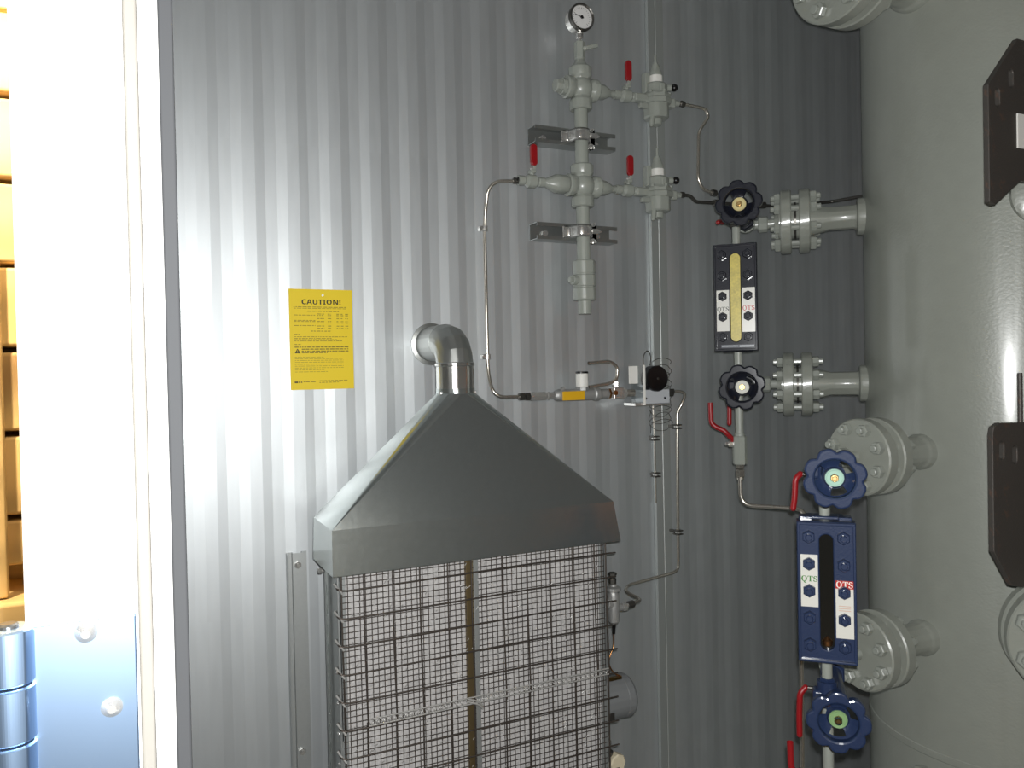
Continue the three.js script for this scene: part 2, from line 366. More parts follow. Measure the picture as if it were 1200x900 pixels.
// dark steel lugs standing off the vessel
function lug(y0, shape, holes, label) {
  const t = thing('mounting_bracket', label, 'bracket', [1.417, y0, -0.945]);
  const sh = poly(shape); for (const [x, y] of holes) sh.holes.push(slotPath(x, y, 0.017, 0.036));
  mesh('plate', extrude(sh, 0.008, 0.0015), M.rusty, t);
  mesh('web', rbox(0.2, 0.208, shape[0][1] + 0.07, 0.26, -0.05, 0.0, 0.002), M.rusty, t);
  mesh('backing_plate', rbox(0.034, 0.3, holes[0][1] - 0.024, holes[0][1] + 0.024, -0.02, -0.012, 0.002), M.black, t);  // black sheet added behind the slots to paint their dark insides
  for (const [x, y] of holes) mesh('bolt', [lathe([[0, 0.006], [0.003, 0.0055], [0.005, 0.003], [0.0055, 0]], [x, y, -0.012], [0, 0, 1], 16)], M.chrome, t);
  return t;
}
{
  const t = lug(1.79, [[0, 0.004], [0.014, 0.0], [0.09, 0.05], [0.36, 0.05], [0.36, 0.31], [0.085, 0.31], [0.0, 0.215]], [[0.024, 0.195], [0.064, 0.235]], 'dark rusty steel lug plate with clipped corner, above the other on the vessel');
  mesh('tag', rbox(0.078, 0.13, 0.108, 0.172, 0.009, 0.012, 0.001), M.white, t, 'blank cream tag');
}
{
  const t = lug(1.06, [[0, 0.095], [0.05, 0.026], [0.08, 0.02], [0.36, 0.02], [0.36, 0.315], [0.02, 0.328], [0.004, 0.322], [0, 0.31]], [[0.024, 0.278], [0.062, 0.268]], 'dark rusty steel lug plate below the tagged one, with a thin rod on top');
  mesh('rod', cyl([0.088, 0.322, 0.004], [0.088, 0.42, 0.004], 0.0045), M.rusty, t);
}

// ---------------------------------------------------------------- level gauges
const QTS = (band, ink, wide) => canvasTex(256, 760, (c, w, h) => {
  c.fillStyle = '#d9d7cf'; c.fillRect(0, 0, w, h);
  const y = wide ? 0 : 300;
  if (wide) { c.fillStyle = band; c.fillRect(0, 0, w, 104); }
  c.save(); c.translate(w / 2, y + 90); c.scale(1.12, 1); c.fillStyle = ink; c.font = 'bold 112px serif'; c.textAlign = 'center'; c.fillText('QTS', 0, 0); c.restore();
  c.fillStyle = wide ? '#d0a894' : '#b2b3aa';
  for (let k = 0; k < 3; k++) c.fillRect(40, (wide ? 330 : 440) + k * 30, 176, 8);
});
const plateMats = { green: S({ map: QTS('', '#3f7d33', false), roughness: 0.35 }), red: S({ map: QTS('#b5251d', '#f0e4dc', true), roughness: 0.35 }), redText: S({ map: QTS('', '#b5352d', false), roughness: 0.3 }), dark: S({ map: QTS('', '#55584f', false), roughness: 0.4 }) };
for (const m of Object.values(plateMats)) m.userData.keepUV = true;
const printMat = S({ map: canvasTex(512, 40, (c, w, h) => { c.fillStyle = '#22283a'; c.fillRect(0, 0, w, h); c.fillStyle = '#c8ccd2'; for (let x = 8; x < 500; x += 14) if (x < 260 || x > 285) c.fillRect(x, 10, x > 285 ? 10 : 8, x > 285 ? 22 : 14); }), roughness: 0.4 });
printMat.userData.keepUV = true;
function plateGeo(x0, x1, y0, y1, z0, z1) {
  const g = box(x0, x1, y0, y1, z0, z1), p = g.attributes.position, uv = g.attributes.uv;
  for (let i = 0; i < p.count; i++) uv.setXY(i, (p.getX(i) - x0) / (x1 - x0), (p.getY(i) - y0) / (y1 - y0));
  return g;
}
function wheelShape(R, lobes, dip) {
  const s = new THREE.Shape(), n = 200;
  for (let i = 0; i < n; i++) {
    const a = i / n * Math.PI * 2, c = Math.cos(a * lobes), r = R - dip * Math.pow(0.5 - 0.5 * c, 2.2);
    i ? s.lineTo(r * Math.cos(a), r * Math.sin(a)) : s.moveTo(r, 0);
  }
  s.closePath();
  return s;
}
function handwheel(parent, y, turn, plateColour, paint) {
  const s = wheelShape(0.0495, 8, 0.0075), hole = new THREE.Path(); hole.absarc(0, 0, 0.0365, 0, Math.PI * 2, true); s.holes.push(hole);
  const rim = extrude(s, 0.010, 0.0035).rotateZ(turn).translate(0, y, 0.303);
  // dished web with three openings
  const dish = [];
  const R0 = 0.0135, R1 = 0.0375, zAt = (r) => 0.288 + 0.016 * Math.pow((r - R0) / (R1 - R0), 1.6);
  const pt = (r, a, dz) => [r * Math.cos(a), y + r * Math.sin(a), zAt(r) + dz];
  const quad = (a, b, c, d) => dish.push(...a, ...b, ...c, ...a, ...c, ...d);
  const NA = 60, rs = [0.0135, 0.02, 0.026, 0.032, 0.0375];
  for (let k = 0; k < NA; k++) for (let i = 0; i < 4; i++) {
    const ph = ((k / NA * 3) % 1);
    if (i > 0 && i < 3 && ph < 0.42) continue;                       // an opening
    const a0 = turn + k / NA * Math.PI * 2, a1 = turn + (k + 1) / NA * Math.PI * 2;
    quad(pt(rs[i], a0, 0), pt(rs[i + 1], a0, 0), pt(rs[i + 1], a1, 0), pt(rs[i], a1, 0));
    quad(pt(rs[i], a1, -0.004), pt(rs[i + 1], a1, -0.004), pt(rs[i + 1], a0, -0.004), pt(rs[i], a0, -0.004));
  }
  const dg = new THREE.BufferGeometry(); dg.setAttribute('position', new THREE.Float32BufferAttribute(dish, 3)); dg.setAttribute('uv', new THREE.Float32BufferAttribute(new Float32Array(dish.length / 3 * 2), 2)); dg.computeVertexNormals();
  const w = mesh('handwheel', [rim, toCreasedNormals(dg, 0.6), lathe([[0.0185, 0], [0.0185, 0.010], [0.0165, 0.014], [0, 0.014]], [0, y, 0.284], [0, 0, 1])], paint, parent);
  mesh('identity_disc', lathe([[0, 0.0015], [0.0125, 0.0015], [0.0135, 0.0022], [0.0152, 0.0022], [0.0158, 0]], [0, y, 0.298], [0, 0, 1], 32), S({ color: plateColour, roughness: 0.55 }), w);
  mesh('stem_nut', [hex([0, y, 0.2995], [0, y, 0.3045], 0.0075), cyl([0, y, 0.303], [0, y, 0.310], 0.0042)], M.brass, w);
}
function redLever(parent, pts, r = 0.0058) {
  const l = mesh('lever', [tube(pts, r, 0.012, 12), new THREE.SphereGeometry(r, 12, 8).translate(...pts[0]), new THREE.SphereGeometry(r, 12, 8).translate(...pts[pts.length - 1])], M.red, parent, 'red vinyl covered lever');
  return l;
}
function gauge(name, label, at, o) {
  const paint = o.paint, q = o.drainDrop;
  const t = thing(name, label, 'level gauge', at, -Math.PI / 4);
  const H = 0.211, gx = -0.014;
  for (const [i, s] of [1, -1].entries()) {
    const y = s * H, w = o.wheels[i];
    // stem side faces +z; the tail turns to the nozzle
    const nd = vec(o.tail).normalize();
    mesh('tailpiece', [cyl([0, y, 0], V(0, y, 0).addScaledVector(nd, 0.08), 0.0125), hex(V(0, y, 0).addScaledVector(nd, 0.03), V(0, y, 0).addScaledVector(nd, 0.055), 0.021, 8), new THREE.SphereGeometry(0.0185, 20, 14).translate(0, y, 0), cyl([0, y, 0], [0, y, 0.03], 0.0175), lathe([[0.024, 0], [0.024, 0.015], [0.021, 0.018], [0.015, 0.018]], [0, y, 0.02], [0, 0, 1])], M.grey, t);
    const v = mesh('valve_body', [
      lathe([[0.0205, 0.035], [0.0215, 0.06], [0.019, 0.07], [0.0165, 0.1], [0.0185, 0.15], [0.0205, 0.172], [0.0205, 0.225], [0.017, 0.232], [0.0145, 0.25], [0.012, 0.262], [0.0075, 0.266], [0.006, 0.31]], [0, y, 0], [0, 0, 1], 28, 0.5),
      hex([0, y, 0.05], [0, y, 0.085], 0.0255), hex([0, y, 0.224], [0, y, 0.244], 0.0195),
      cyl([0, y, 0.2], [gx, y - s * 0.002, 0.2], 0.017), cyl([gx, y + s * 0.017, 0.2], [gx, y - s * 0.03, 0.2], 0.0185),
      rbox(gx - 0.026, gx + 0.02, y - 0.014, y + 0.014, 0.185, 0.215, 0.006)], paint, t);
    mesh('gauge_pipe', cyl([gx, y - s * 0.018, 0.2], [gx, s * 0.118, 0.2], 0.0094), M.grey, t);
    mesh('union_nut', hex([gx, y - s * 0.024, 0.2], [gx, y - s * 0.036, 0.2], 0.0145), o.dark ? M.steelDark : paint, t);
    handwheel(t, y, w.turn, w.disc, paint);
    redLever(t, w.lever);
    mesh('lever_stem', cyl([gx - 0.015, w.lever[0][1], w.lever[0][2]], w.lever[0], 0.004), M.steelDark, t);
  }
  // block: front cover with a sight slot
  const sh = poly([[-0.0475, -0.1245], [0.0475, -0.1245], [0.0475, 0.1245], [-0.0475, 0.1245]]);
  sh.holes.push(slotPath(0, 0, 0.027, 0.212));
  const border = poly([[-0.0475, -0.1245], [0.0475, -0.1245], [0.0475, 0.1245], [-0.0475, 0.1245]]), inner = new THREE.Path([[-0.0452, -0.1222], [-0.0452, 0.1222], [0.0452, 0.1222], [0.0452, -0.1222]].map(([x, y]) => new THREE.Vector2(x, y))); border.holes.push(inner);
  const b = mesh('gauge_block', [extrude(sh, 0.028, 0.002).translate(gx, 0, 0.232), extrude(border, 0.005, 0.001).translate(gx, 0, 0.2615), rbox(gx - 0.046, gx + 0.046, -0.1225, 0.1225, 0.166, 0.2305, 0.003), rbox(gx - 0.034, gx + 0.034, -0.1285, 0.1285, 0.18, 0.215, 0.003)], paint, t);
  mesh('sight_glass', extrude(slotPath(gx, 0, 0.0235, 0.208, THREE.Shape), 0.02, 0.001).translate(0, 0, o.slotBack), o.slotMat, t, o.slotLabel);
  if (o.tip) mesh('indicator', [lathe([[0, 0], [0.008, 0.004], [0.009, 0.012], [0, 0.02]], [gx, -0.1, 0.256], UP), ], M.copper, t);
  for (const [x0, x1, y0, y1, m] of o.plates) mesh('nameplate', plateGeo(gx + x0, gx + x1, y0, y1, 0.2615, 0.2635), m, t, 'white printed nameplate');
  for (const x of [-0.0295, 0.0285]) for (let k = -2; k <= 2; k++) { const y = k * 0.0485 + 0.003; mesh('bolt', [hex([gx + x, y, 0.2615], [gx + x, y, 0.2735], 0.0115), cyl([gx + x, y, 0.272], [gx + x, y, 0.28], 0.006)], paint, t); }
  if (o.print) mesh('print_strip', plateGeo(gx - 0.034, gx + 0.041, -0.1185, -0.1115, 0.2615, 0.2625), printMat, t, 'small silver lettering');
  mesh('top_clip', [rbox(gx - 0.045, gx - 0.022, 0.124, 0.131, 0.205, 0.235, 0.002), rbox(gx + 0.022, gx + 0.045, 0.124, 0.131, 0.205, 0.235, 0.002)], paint, t);
  // drain: pipe, ball valve, lever, compression fitting
  mesh('drain_pipe', cyl([gx, -H - 0.02, 0.2], [gx, -0.335 - q, 0.2], 0.0098), M.grey, t);
  const dv = mesh('drain_valve', [hex([gx, -0.332 - q, 0.2], [gx, -0.402 - q, 0.2], 0.0172, 8), cyl([gx, -0.325 - q, 0.2], [gx, -0.334 - q, 0.2], 0.0125)], M.grey, t);
  mesh('lever', tube([[gx - 0.012, -0.345 - q, 0.2], [gx - 0.03, -0.325 - q, 0.21], [gx - 0.036, -0.318 - q, 0.21], [gx - 0.055, -0.31 - q, 0.212], [gx - 0.066, -0.3 - q, 0.212], [gx - 0.067, -0.25 - q, 0.212]], 0.0062, 0.012, 12), M.red, dv, 'bent red lever');
  mesh('packing_nut', [hex([gx - 0.012, -0.352 - q, 0.2], [gx - 0.026, -0.352 - q, 0.205], 0.0075), cyl([gx - 0.02, -0.352 - q, 0.2], [gx - 0.034, -0.352 - q, 0.206], 0.004)], M.chrome, dv);
  mesh('compression_fitting', [hex([gx, -0.402 - q, 0.2], [gx, -0.412 - q, 0.2], 0.0105), hex([gx, -0.414 - q, 0.2], [gx, -0.432 - q, 0.2], 0.0118), cyl([gx, -0.432 - q, 0.2], [gx, -0.44 - q, 0.2], 0.0085)], M.stainless, t);
  return t;
}
const VU = V(AX, 1.667, AZ).addScaledVector(toWall, TR + 0.285), VL = V(AX, 1.095, AZ).addScaledVector(toLeft, TR + 0.285);
const gaugeU = gauge('level_gauge', 'navy level gauge with yellow sight strip between two handwheels, nearest the wall', VU, {
  tail: [1, 0, 0], slotMat: M.gaugeYellow, slotBack: 0.236, slotLabel: 'yellow sight strip', print: true, dark: true, paint: M.navyShaded, drainDrop: 0,
  wheels: [{ turn: 0.1, disc: 0xcdbf86, lever: [[-0.05, 0.2, 0.14], [-0.057, 0.199, 0.165], [-0.058, 0.194, 0.18]] }, { turn: 0.25, disc: 0xd6d6cc, lever: [[-0.038, -0.235, 0.15], [-0.04, -0.262, 0.155], [-0.041, -0.305, 0.155]] }],
  plates: [[-0.0435, -0.0145, -0.079, 0.018, plateMats.dark], [0.0145, 0.044, -0.082, 0.022, plateMats.redText]],
});
const gaugeL = gauge('level_gauge', 'blue level gauge with dark sight slot and red banded nameplate, in front of the vessel', VL, {
  tail: [0.7071, 0, -0.7071], slotMat: M.glassDark, slotBack: 0.232, slotLabel: 'dark sight glass', tip: true, paint: M.navy, drainDrop: 0.05,
  wheels: [{ turn: 0.3, disc: 0x9fc4b2, lever: [[-0.055, 0.2, 0.17], [-0.064, 0.192, 0.175], [-0.066, 0.155, 0.175], [-0.069, 0.135, 0.175]] }, { turn: 0, disc: 0x7fa06c, lever: [[-0.052, -0.21, 0.17], [-0.062, -0.22, 0.175], [-0.064, -0.26, 0.175], [-0.064, -0.3, 0.175]] }],
  plates: [[-0.0435, -0.0145, -0.027, 0.067, plateMats.green], [0.0145, 0.044, -0.08, 0.023, plateMats.red]],
});

// ---------------------------------------------------------------- tubing
function clips(t, list) {
  for (const [x, y, z] of list) {
    const c = mesh('tube_clip', [rbox(x - 0.010, x + 0.010, y + 0.003, y + 0.0062, z - 0.010, z + 0.010, 0.001), rbox(x - 0.010, x + 0.010, y - 0.0062, y - 0.003, z - 0.010, z + 0.010, 0.001), rbox(x - 0.005, x + 0.005, y - 0.003, y + 0.003, -1.7475 - t.position.z, z, 0.001)], M.steelDark, t);
    mesh('clip_band', cyl([x, y - 0.003, z], [x, y + 0.003, z], 0.0078), M.chrome, c);
  }
}
function run(name, label, pts, r, mat, origin, bend = 0.025) {
  const o = vec(origin), t = thing(name, label, 'tubing', o);
  mesh('tube', tube(pts.map((p) => vec(p).sub(o)), r, bend, 12), mat, t);
  return t;
}
{ // bright loop on the left from the manifold down to the fuel train
  const o = V(0.76, 1.44, -1.72), t = run('steel_tubing', 'bright steel tube looping left of the manifold down to the fuel regulator line', [[0.84, 1.951, -1.69], [0.762, 1.948, -1.7], [0.758, 1.86, -1.722], [0.759, 1.5, -1.722], [0.764, 1.444, -1.7], [0.842, 1.443, -1.7]], 0.0042, M.stainless, o, 0.05);
  mesh('compression_nut', [hex([0.085, 0.511, 0.03], [0.069, 0.511, 0.03], 0.009), hex([0.068, 0.511, 0.03], [0.06, 0.511, 0.029], 0.0075)], M.steelDark, t);
  for (const y of [1.84, 1.539]) mesh('tube_clip', [cyl([-0.001, y - 1.447, -0.002], [-0.001, y - 1.433, -0.002], 0.0075), rbox(-0.016, 0.004, y - 1.446, y - 1.434, -0.011, 0.002, 0.002), cyl([-0.012, y - 1.44, -0.01], [-0.012, y - 1.44, 0.005], 0.0045)], M.chrome, t);
}
{ // from the upper regulator
  const o = V(1.37, 1.97, -1.7), t = run('steel_tubing', 'dark tube stepping down from the upper regulator to the gauge valve fitting', [[1.3, 2.193, -1.69], [1.39, 2.189, -1.69], [1.402, 2.17, -1.69], [1.367, 2.125, -1.69], [1.362, 2.0, -1.69], [1.378, 1.974, -1.69], [1.412, 1.968, -1.69]], 0.0042, M.stainless, o, 0.014);
  mesh('compression_nut', [hex([0.035, -0.001, 0.01], [0.052, -0.003, 0.01], 0.009), hex([-0.062, 0.2225, 0.01], [-0.048, 0.221, 0.01], 0.008)], M.steelDark, t);
}
{ // from the lower regulator along the wall to the vessel
  const o = V(1.42, 1.94, -1.7), t = run('steel_tubing', 'dark tube running from the lower regulator behind the handwheel to the vessel', [[1.296, 1.955, -1.69], [1.337, 1.955, -1.69], [1.352, 1.94, -1.69], [1.62, 1.948, -1.69], [1.81, 1.968, -1.66], [1.85, 1.968, -1.53]], 0.0046, M.steelDark, o, 0.012);
  mesh('compression_nut', [hex([-0.118, 0.015, 0.01], [-0.104, 0.015, 0.01], 0.008), hex([-0.008, 0.001, 0.01], [0.012, 0.002, 0.01], 0.0105), hex([0.15, 0.007, 0.01], [0.172, 0.008, 0.01], 0.0095)], M.steelDark, t);
}
{ // drain line between the gauges
  const G = V(-0.014, 0, 0.2).applyAxisAngle(UP, -Math.PI / 4).add(VU);
  const o = V(G.x, 1.2, G.z);
  run('drain_tubing', 'long steel drain tube from the upper gauge bending down past the lower gauge', [[G.x, 1.232, G.z], [G.x, 1.165, G.z], [1.375, 1.166, -1.46], [1.42, 1.166, -1.39], [1.385, 1.12, -1.375], [1.372, 0.2, -1.37]], 0.0052, M.stainless, o, 0.04);
}
{ // from the fuel train down to the heater
  const o = V(1.29, 1.2, -1.71), t = run('fuel_tubing', 'bright tube beside the cover strip bending back left to the heater valve', [[1.256, 1.443, -1.69], [1.292, 1.443, -1.69], [1.309, 1.436, -1.69], [1.304, 1.408, -1.7], [1.292, 1.388, -1.705], [1.287, 0.975, -1.705], [1.27, 0.969, -1.7], [1.117, 0.958, -1.69], [1.09, 0.953, -1.66], [1.098, 0.946, -1.6], [1.058, 0.949, -1.58], [1.03, 0.945, -1.58]], 0.004, M.stainless, o, 0.018);
  clips(t, [[0, 0.15, 0.005], [-0.002, -0.128, 0.005]].map(([x, y, z]) => [x, y, z]));
  mesh('compression_nut', [hex([-0.036, 0.243, 0.02], [-0.02, 0.243, 0.02], 0.008), hex([-0.248, -0.254, 0.13], [-0.228, -0.252, 0.13], 0.0085)], M.steelDark, t);
}
{
  const o = V(1.237, 1.27, -1.73), t = run('capillary_tube', 'thin bright capillary tube with two clips on the cover strip', [[1.232, 1.41, -1.728], [1.235, 1.32, -1.728], [1.237, 1.15, -1.73]], 0.0025, M.stainless, o);
  clips(t, [[-0.002, 0.051, 0.002], [0, -0.045, 0.002]]);
}


// ---------------------------------------------------------------- manifold on strut channels
const PX = 1.005, PZ = -1.69;
function strut(y, label) {
  const t = thing('strut_channel', label, 'bracket', [1.004, y, -1.728], 0, 'strut channels carrying the manifold');
  const s = poly([[-0.0205, -0.0195], [-0.0205, 0.0205], [-0.0115, 0.0205], [-0.0115, 0.0185], [-0.0185, 0.0185], [-0.0185, -0.0175], [0.0185, -0.0175], [0.0185, 0.0185], [0.0115, 0.0185], [0.0115, 0.0205], [0.0205, 0.0205], [0.0205, -0.0195]]);
  // profile x -> world y, profile y -> world z, length along world x
  const g = new THREE.ExtrudeGeometry(s, { depth: 0.228, bevelEnabled: false });
  g.applyMatrix4(new THREE.Matrix4().makeBasis(V(0, 1, 0), V(0, 0, 1), V(1, 0, 0))).translate(-0.114, 0, 0);
  mesh('channel', g, M.strut, t);
  const cx = 0.001, cz = 0.038;
  for (const s1 of [-1, 1]) mesh('pipe_clamp', [tube([[cx + s1 * 0.042, 0, 0.0215], [cx + s1 * 0.026, 0, 0.024], [cx + s1 * 0.02, 0, cz + 0.012], [cx + s1 * 0.012, 0, cz + 0.0205], [cx, 0, cz + 0.0215]], 0.0022, 0.012, 6).scale(1, 7, 1), rbox(cx + s1 * 0.044, cx + s1 * 0.022, -0.014, 0.014, 0.019, 0.0225, 0.001)], M.chrome, t);
  mesh('clamp_bolt', [hex([cx + 0.02, 0.0, cz + 0.012], [cx + 0.04, 0.0, cz + 0.012], 0.0068), cyl([cx - 0.02, 0, cz + 0.012], [cx + 0.046, 0, cz + 0.012], 0.0034)], M.chrome, t);
  for (const x of [-0.075, 0.075]) mesh('wall_bolt', hex([x, 0, -0.018], [x, 0, -0.01], 0.009), M.chrome, t);
  return t;
}
strut(2.075, 'upper galvanized strut channel clamped to the grey manifold pipe between its two crosses');
strut(1.842, 'lower galvanized strut channel clamped to the grey manifold pipe above the union');
{
  const t = thing('pipe_manifold', 'grey painted vertical threaded pipe with two cross fittings and a union at its foot', 'manifold', [PX, 1.65, PZ]);
  const y = (v) => v - 1.65, r = 0.0165;
  mesh('pipe', cyl([0.003, y(1.64), 0], [0.003, y(2.24), 0], r), M.grey, t);
  const bell = (p, d, R = 0.028, L = 0.028) => lathe([[0.019, -0.03], [0.0215, -0.012], [0.0235, 0], [R - 0.002, 0.003], [R, 0.006], [R, L - 0.003], [R - 0.003, L], [0.017, L]], p, d, 32, 0.6);
  for (const yy of [2.19, 1.953]) {
    const c = (d) => V(0.003, y(yy), 0).addScaledVector(vec(d), 0.024);
    const f = mesh('cross_fitting', [new THREE.SphereGeometry(0.031, 28, 18).translate(0.003, y(yy), 0), bell(c([0, 1, 0]), [0, 1, 0]), bell(c([0, -1, 0]), [0, -1, 0]), bell(c([-1, 0, 0]), [-1, 0, 0], 0.027, 0.02), bell(c([1, 0, 0]), [1, 0, 0], 0.027, 0.022)], M.grey, t);
    mesh('reducer', lathe([[0.018, 0], [0.02, 0.004], [0.018, 0.022], [0.0105, 0.038], [0.0085, 0.042], [0.0085, 0.06]], V(0.046, y(yy), 0), [1, 0, 0]), M.grey, f);
    if (yy > 2.1) mesh('plug', [cyl([-0.04, y(yy), 0], [-0.052, y(yy), 0], 0.02), hex([-0.05, y(yy), 0], [-0.068, y(yy), 0], 0.0165, 8)], M.grey, f);
    else mesh('nipple', lathe([[0.021, 0], [0.0225, 0.003], [0.0225, 0.03], [0.018, 0.04], [0.011, 0.056], [0.0085, 0.06], [0.0085, 0.075]], V(-0.042, y(yy), 0), [-1, 0, 0]), M.grey, f);
  }
  mesh('top_reducer', [lathe([[0.021, 0], [0.021, 0.008], [0.0145, 0.018], [0.011, 0.024], [0.011, 0.05]], [0.003, y(2.235), 0]), hex([0.003, y(2.236), 0], [0.003, y(2.246), 0], 0.024, 8)], M.grey, t);
  const bv = mesh('bleed_valve', [hex([0.003, y(2.262), 0], [0.003, y(2.304), 0], 0.0135), cyl([0.003, y(2.284), 0], [0.016, y(2.288), 0.012], 0.0065)], M.grey, t);
  mesh('lever', [rbox(0.008, 0.042, -0.005, 0.005, 0.012, 0.017, 0.002).rotateZ(0.35).translate(0.006, y(2.283), 0)], M.grey, bv);
  const un = mesh('union', lathe([[0.0165, 0], [0.026, 0.002], [0.028, 0.005], [0.028, 0.031], [0.0262, 0.033], [0.0262, 0.035], [0.029, 0.037], [0.029, 0.062], [0.0265, 0.064], [0.0265, 0.066], [0.028, 0.068], [0.028, 0.096], [0.026, 0.099], [0.0165, 0.1]], [0.003, y(1.672), 0], UP, 40, 0.5), M.grey, t);
  mesh('side_boss', [cyl([-0.02, y(1.722), 0.006], [-0.036, y(1.722), 0.008], 0.012), hex([-0.034, y(1.722), 0.008], [-0.044, y(1.722), 0.009], 0.008)], M.grey, un);
}
{
  const t = thing('pressure_gauge', 'small round pressure gauge with white dial on top of the grey manifold', 'gauge', [PX + 0.003, 2.304, PZ]);
  mesh('stem', [cyl([0, -0.002, 0], [0, 0.012, 0], 0.0055), hex([0, 0.008, 0], [0, 0.022, 0], 0.009)], M.chrome, t);
  mesh('case', lathe([[0, -0.02], [0.028, -0.02], [0.0305, -0.017], [0.031, 0.012], [0.0, 0.012]], [0, 0.055, 0], [0, 0, 1], 40), M.chrome, t);
  mesh('bezel', lathe([[0.031, 0.004], [0.0335, 0.006], [0.0335, 0.016], [0.031, 0.019], [0.0285, 0.017], [0.0285, 0.008]], [0, 0.055, 0], [0, 0, 1], 48), M.steelDark, t);
  const dial = S({ roughness: 0.5, map: canvasTex(256, 256, (c, w) => { c.fillStyle = '#dfdedc'; c.fillRect(0, 0, w, w); c.translate(w / 2, w / 2); c.strokeStyle = '#3a3a3a'; c.lineWidth = 4; for (let k = 0; k <= 20; k++) { const a = 2.36 + k / 20 * 4.71; c.beginPath(); c.moveTo(Math.cos(a) * (k % 5 ? 96 : 84), Math.sin(a) * (k % 5 ? 96 : 84)); c.lineTo(Math.cos(a) * 106, Math.sin(a) * 106); c.stroke(); } }) });
  dial.userData.keepUV = true;
  mesh('dial', new THREE.CircleGeometry(0.0288, 40).translate(0, 0.055, 0.0125), dial, t);
  mesh('needle', [rbox(-0.02, 0.006, 0.0542, 0.0558, 0.0132, 0.0142, 0.0004).translate(0, -0.055, 0).rotateZ(-0.25).translate(0, 0.055, 0), cyl([0, 0.055, 0.0125], [0, 0.055, 0.0155], 0.0042)], M.black, t);
  mesh('lens', lathe([[0, 0.0165], [0.0285, 0.0165], [0.0285, 0.0155]], [0, 0.055, 0], [0, 0, 1], 40), M.pane, t);
}
// small ball valves with upright red levers
const bvName = 'ball_valve';
function ballValve(p, label) {
  const t = thing(bvName, label, 'valve', p, 0, 'small red-levered ball valves on the manifold');
  mesh('body', [lathe([[0.009, -0.036], [0.0115, -0.035], [0.0115, -0.02], [0.009, -0.017], [0.0155, -0.01], [0.0165, 0], [0.0155, 0.01], [0.009, 0.017], [0.0115, 0.02], [0.0115, 0.034], [0.009, 0.035]], [0, 0, 0], [1, 0, 0]), cyl([0, 0.01, 0.002], [0, 0.023, 0.004], 0.006)], M.grey, t);
  const l = mesh('lever', [rbox(-0.006, 0.008, 0.018, 0.026, -0.008, 0.012, 0.002), rbox(0.001, 0.009, 0.02, 0.042, 0.006, 0.0095, 0.001)], M.grey, t);
  mesh('grip', extrude(slotPath(0.004, 0.061, 0.013, 0.047, THREE.Shape), 0.005, 0.0022).translate(0, 0, 0.0045), M.red, l);
  mesh('stem_nut', hex([0.001, 0.026, 0.003], [0.001, 0.031, 0.003], 0.005), M.chrome, l);
  return t;
}
const bv0 = ballValve([1.14, 2.19, PZ], 'small grey ball valve with red lever feeding the upper regulator');
copyOf(bv0, [1.14, 1.953, PZ], 'small grey ball valve with red lever feeding the lower regulator');
copyOf(bv0, [0.868, 1.953, PZ], 'small grey ball valve with red lever on the left end of the lower cross');

function regulator(p, label) {
  const t = thing('pressure_regulator', label, 'regulator', p, 0, 'grey regulators on the cover strip');
  mesh('lower_bowl', [lathe([[0, -0.052], [0.009, -0.052], [0.0135, -0.05], [0.014, -0.036], [0.029, -0.035], [0.032, -0.031], [0.032, 0.002], [0, 0.002]], [0, 0, 0], UP, 40), cyl([-0.02, -0.03, 0.012], [-0.024, -0.056, 0.012], 0.0065), hex([-0.024, -0.052, 0.012], [-0.0245, -0.06, 0.012], 0.005)], M.grey, t);
  const f = mesh('body_flange', [lathe([[0, 0], [0.038, 0], [0.04, 0.002], [0.04, 0.012], [0.037, 0.015], [0.037, 0.024], [0, 0.025]], [0, 0, 0], UP, 8, 0.2), rbox(-0.07, -0.03, 0.002, 0.022, -0.012, 0.012, 0.005), rbox(0.03, 0.055, -0.002, 0.022, -0.012, 0.012, 0.005), cyl([-0.07, 0.014, 0], [-0.02, 0.014, 0], 0.0105), rbox(-0.06, -0.035, -0.016, -0.004, 0.005, 0.018, 0.003)], M.grey, t);
  for (let k = 0; k < 6; k++) { const a = k / 6 * 6.283 + 0.5; mesh('flange_screw', hex([0.034 * Math.cos(a), 0.024, 0.034 * Math.sin(a)], [0.034 * Math.cos(a), 0.031, 0.034 * Math.sin(a)], 0.0048), M.grey, f); }
  mesh('bonnet', [lathe([[0.036, 0.022], [0.031, 0.028], [0.0275, 0.036], [0.0275, 0.05], [0.0235, 0.054], [0.0165, 0.055], [0.0165, 0.078], [0.0155, 0.084], [0.0115, 0.092], [0.0095, 0.102], [0, 0.103]], [0, 0, 0], UP, 32, 0.6), rbox(-0.031, -0.016, 0.03, 0.082, -0.02, 0.0, 0.003), rbox(-0.008, 0.008, 0.024, 0.05, 0.018, 0.031, 0.004)], M.grey, t);
  mesh('adjusting_stem', [cyl([0, 0.1, 0], [0, 0.128, 0], 0.0034), hex([0, 0.102, 0], [0, 0.108, 0], 0.0065)], M.grey, t);
  mesh('label_band', lathe([[0.0166, 0.056], [0.0174, 0.0565], [0.0174, 0.0735], [0.0166, 0.074]], [0, 0, 0], UP, 40), M.white, t, 'white label band');
  mesh('outlet', [cyl([0.04, 0.016, 0], [0.064, 0.013, 0], 0.0085), hex([0.058, 0.014, 0], [0.072, 0.013, 0], 0.0075), cyl([0.026, 0.045, 0.01], [0.038, 0.045, 0.014], 0.0085)], M.grey, t);
  mesh('vent_knob', [new THREE.SphereGeometry(0.0095, 20, 14).translate(0.046, 0.046, 0.016)], M.black, t, 'black ball vent');
  return t;
}
const reg0 = regulator([1.229, 2.176, PZ + 0.004], 'upper grey regulator with white label band, level with the top cross');
copyOf(reg0, [1.229, 1.939, PZ + 0.004], 'lower grey regulator with white label band, level with the bottom cross');

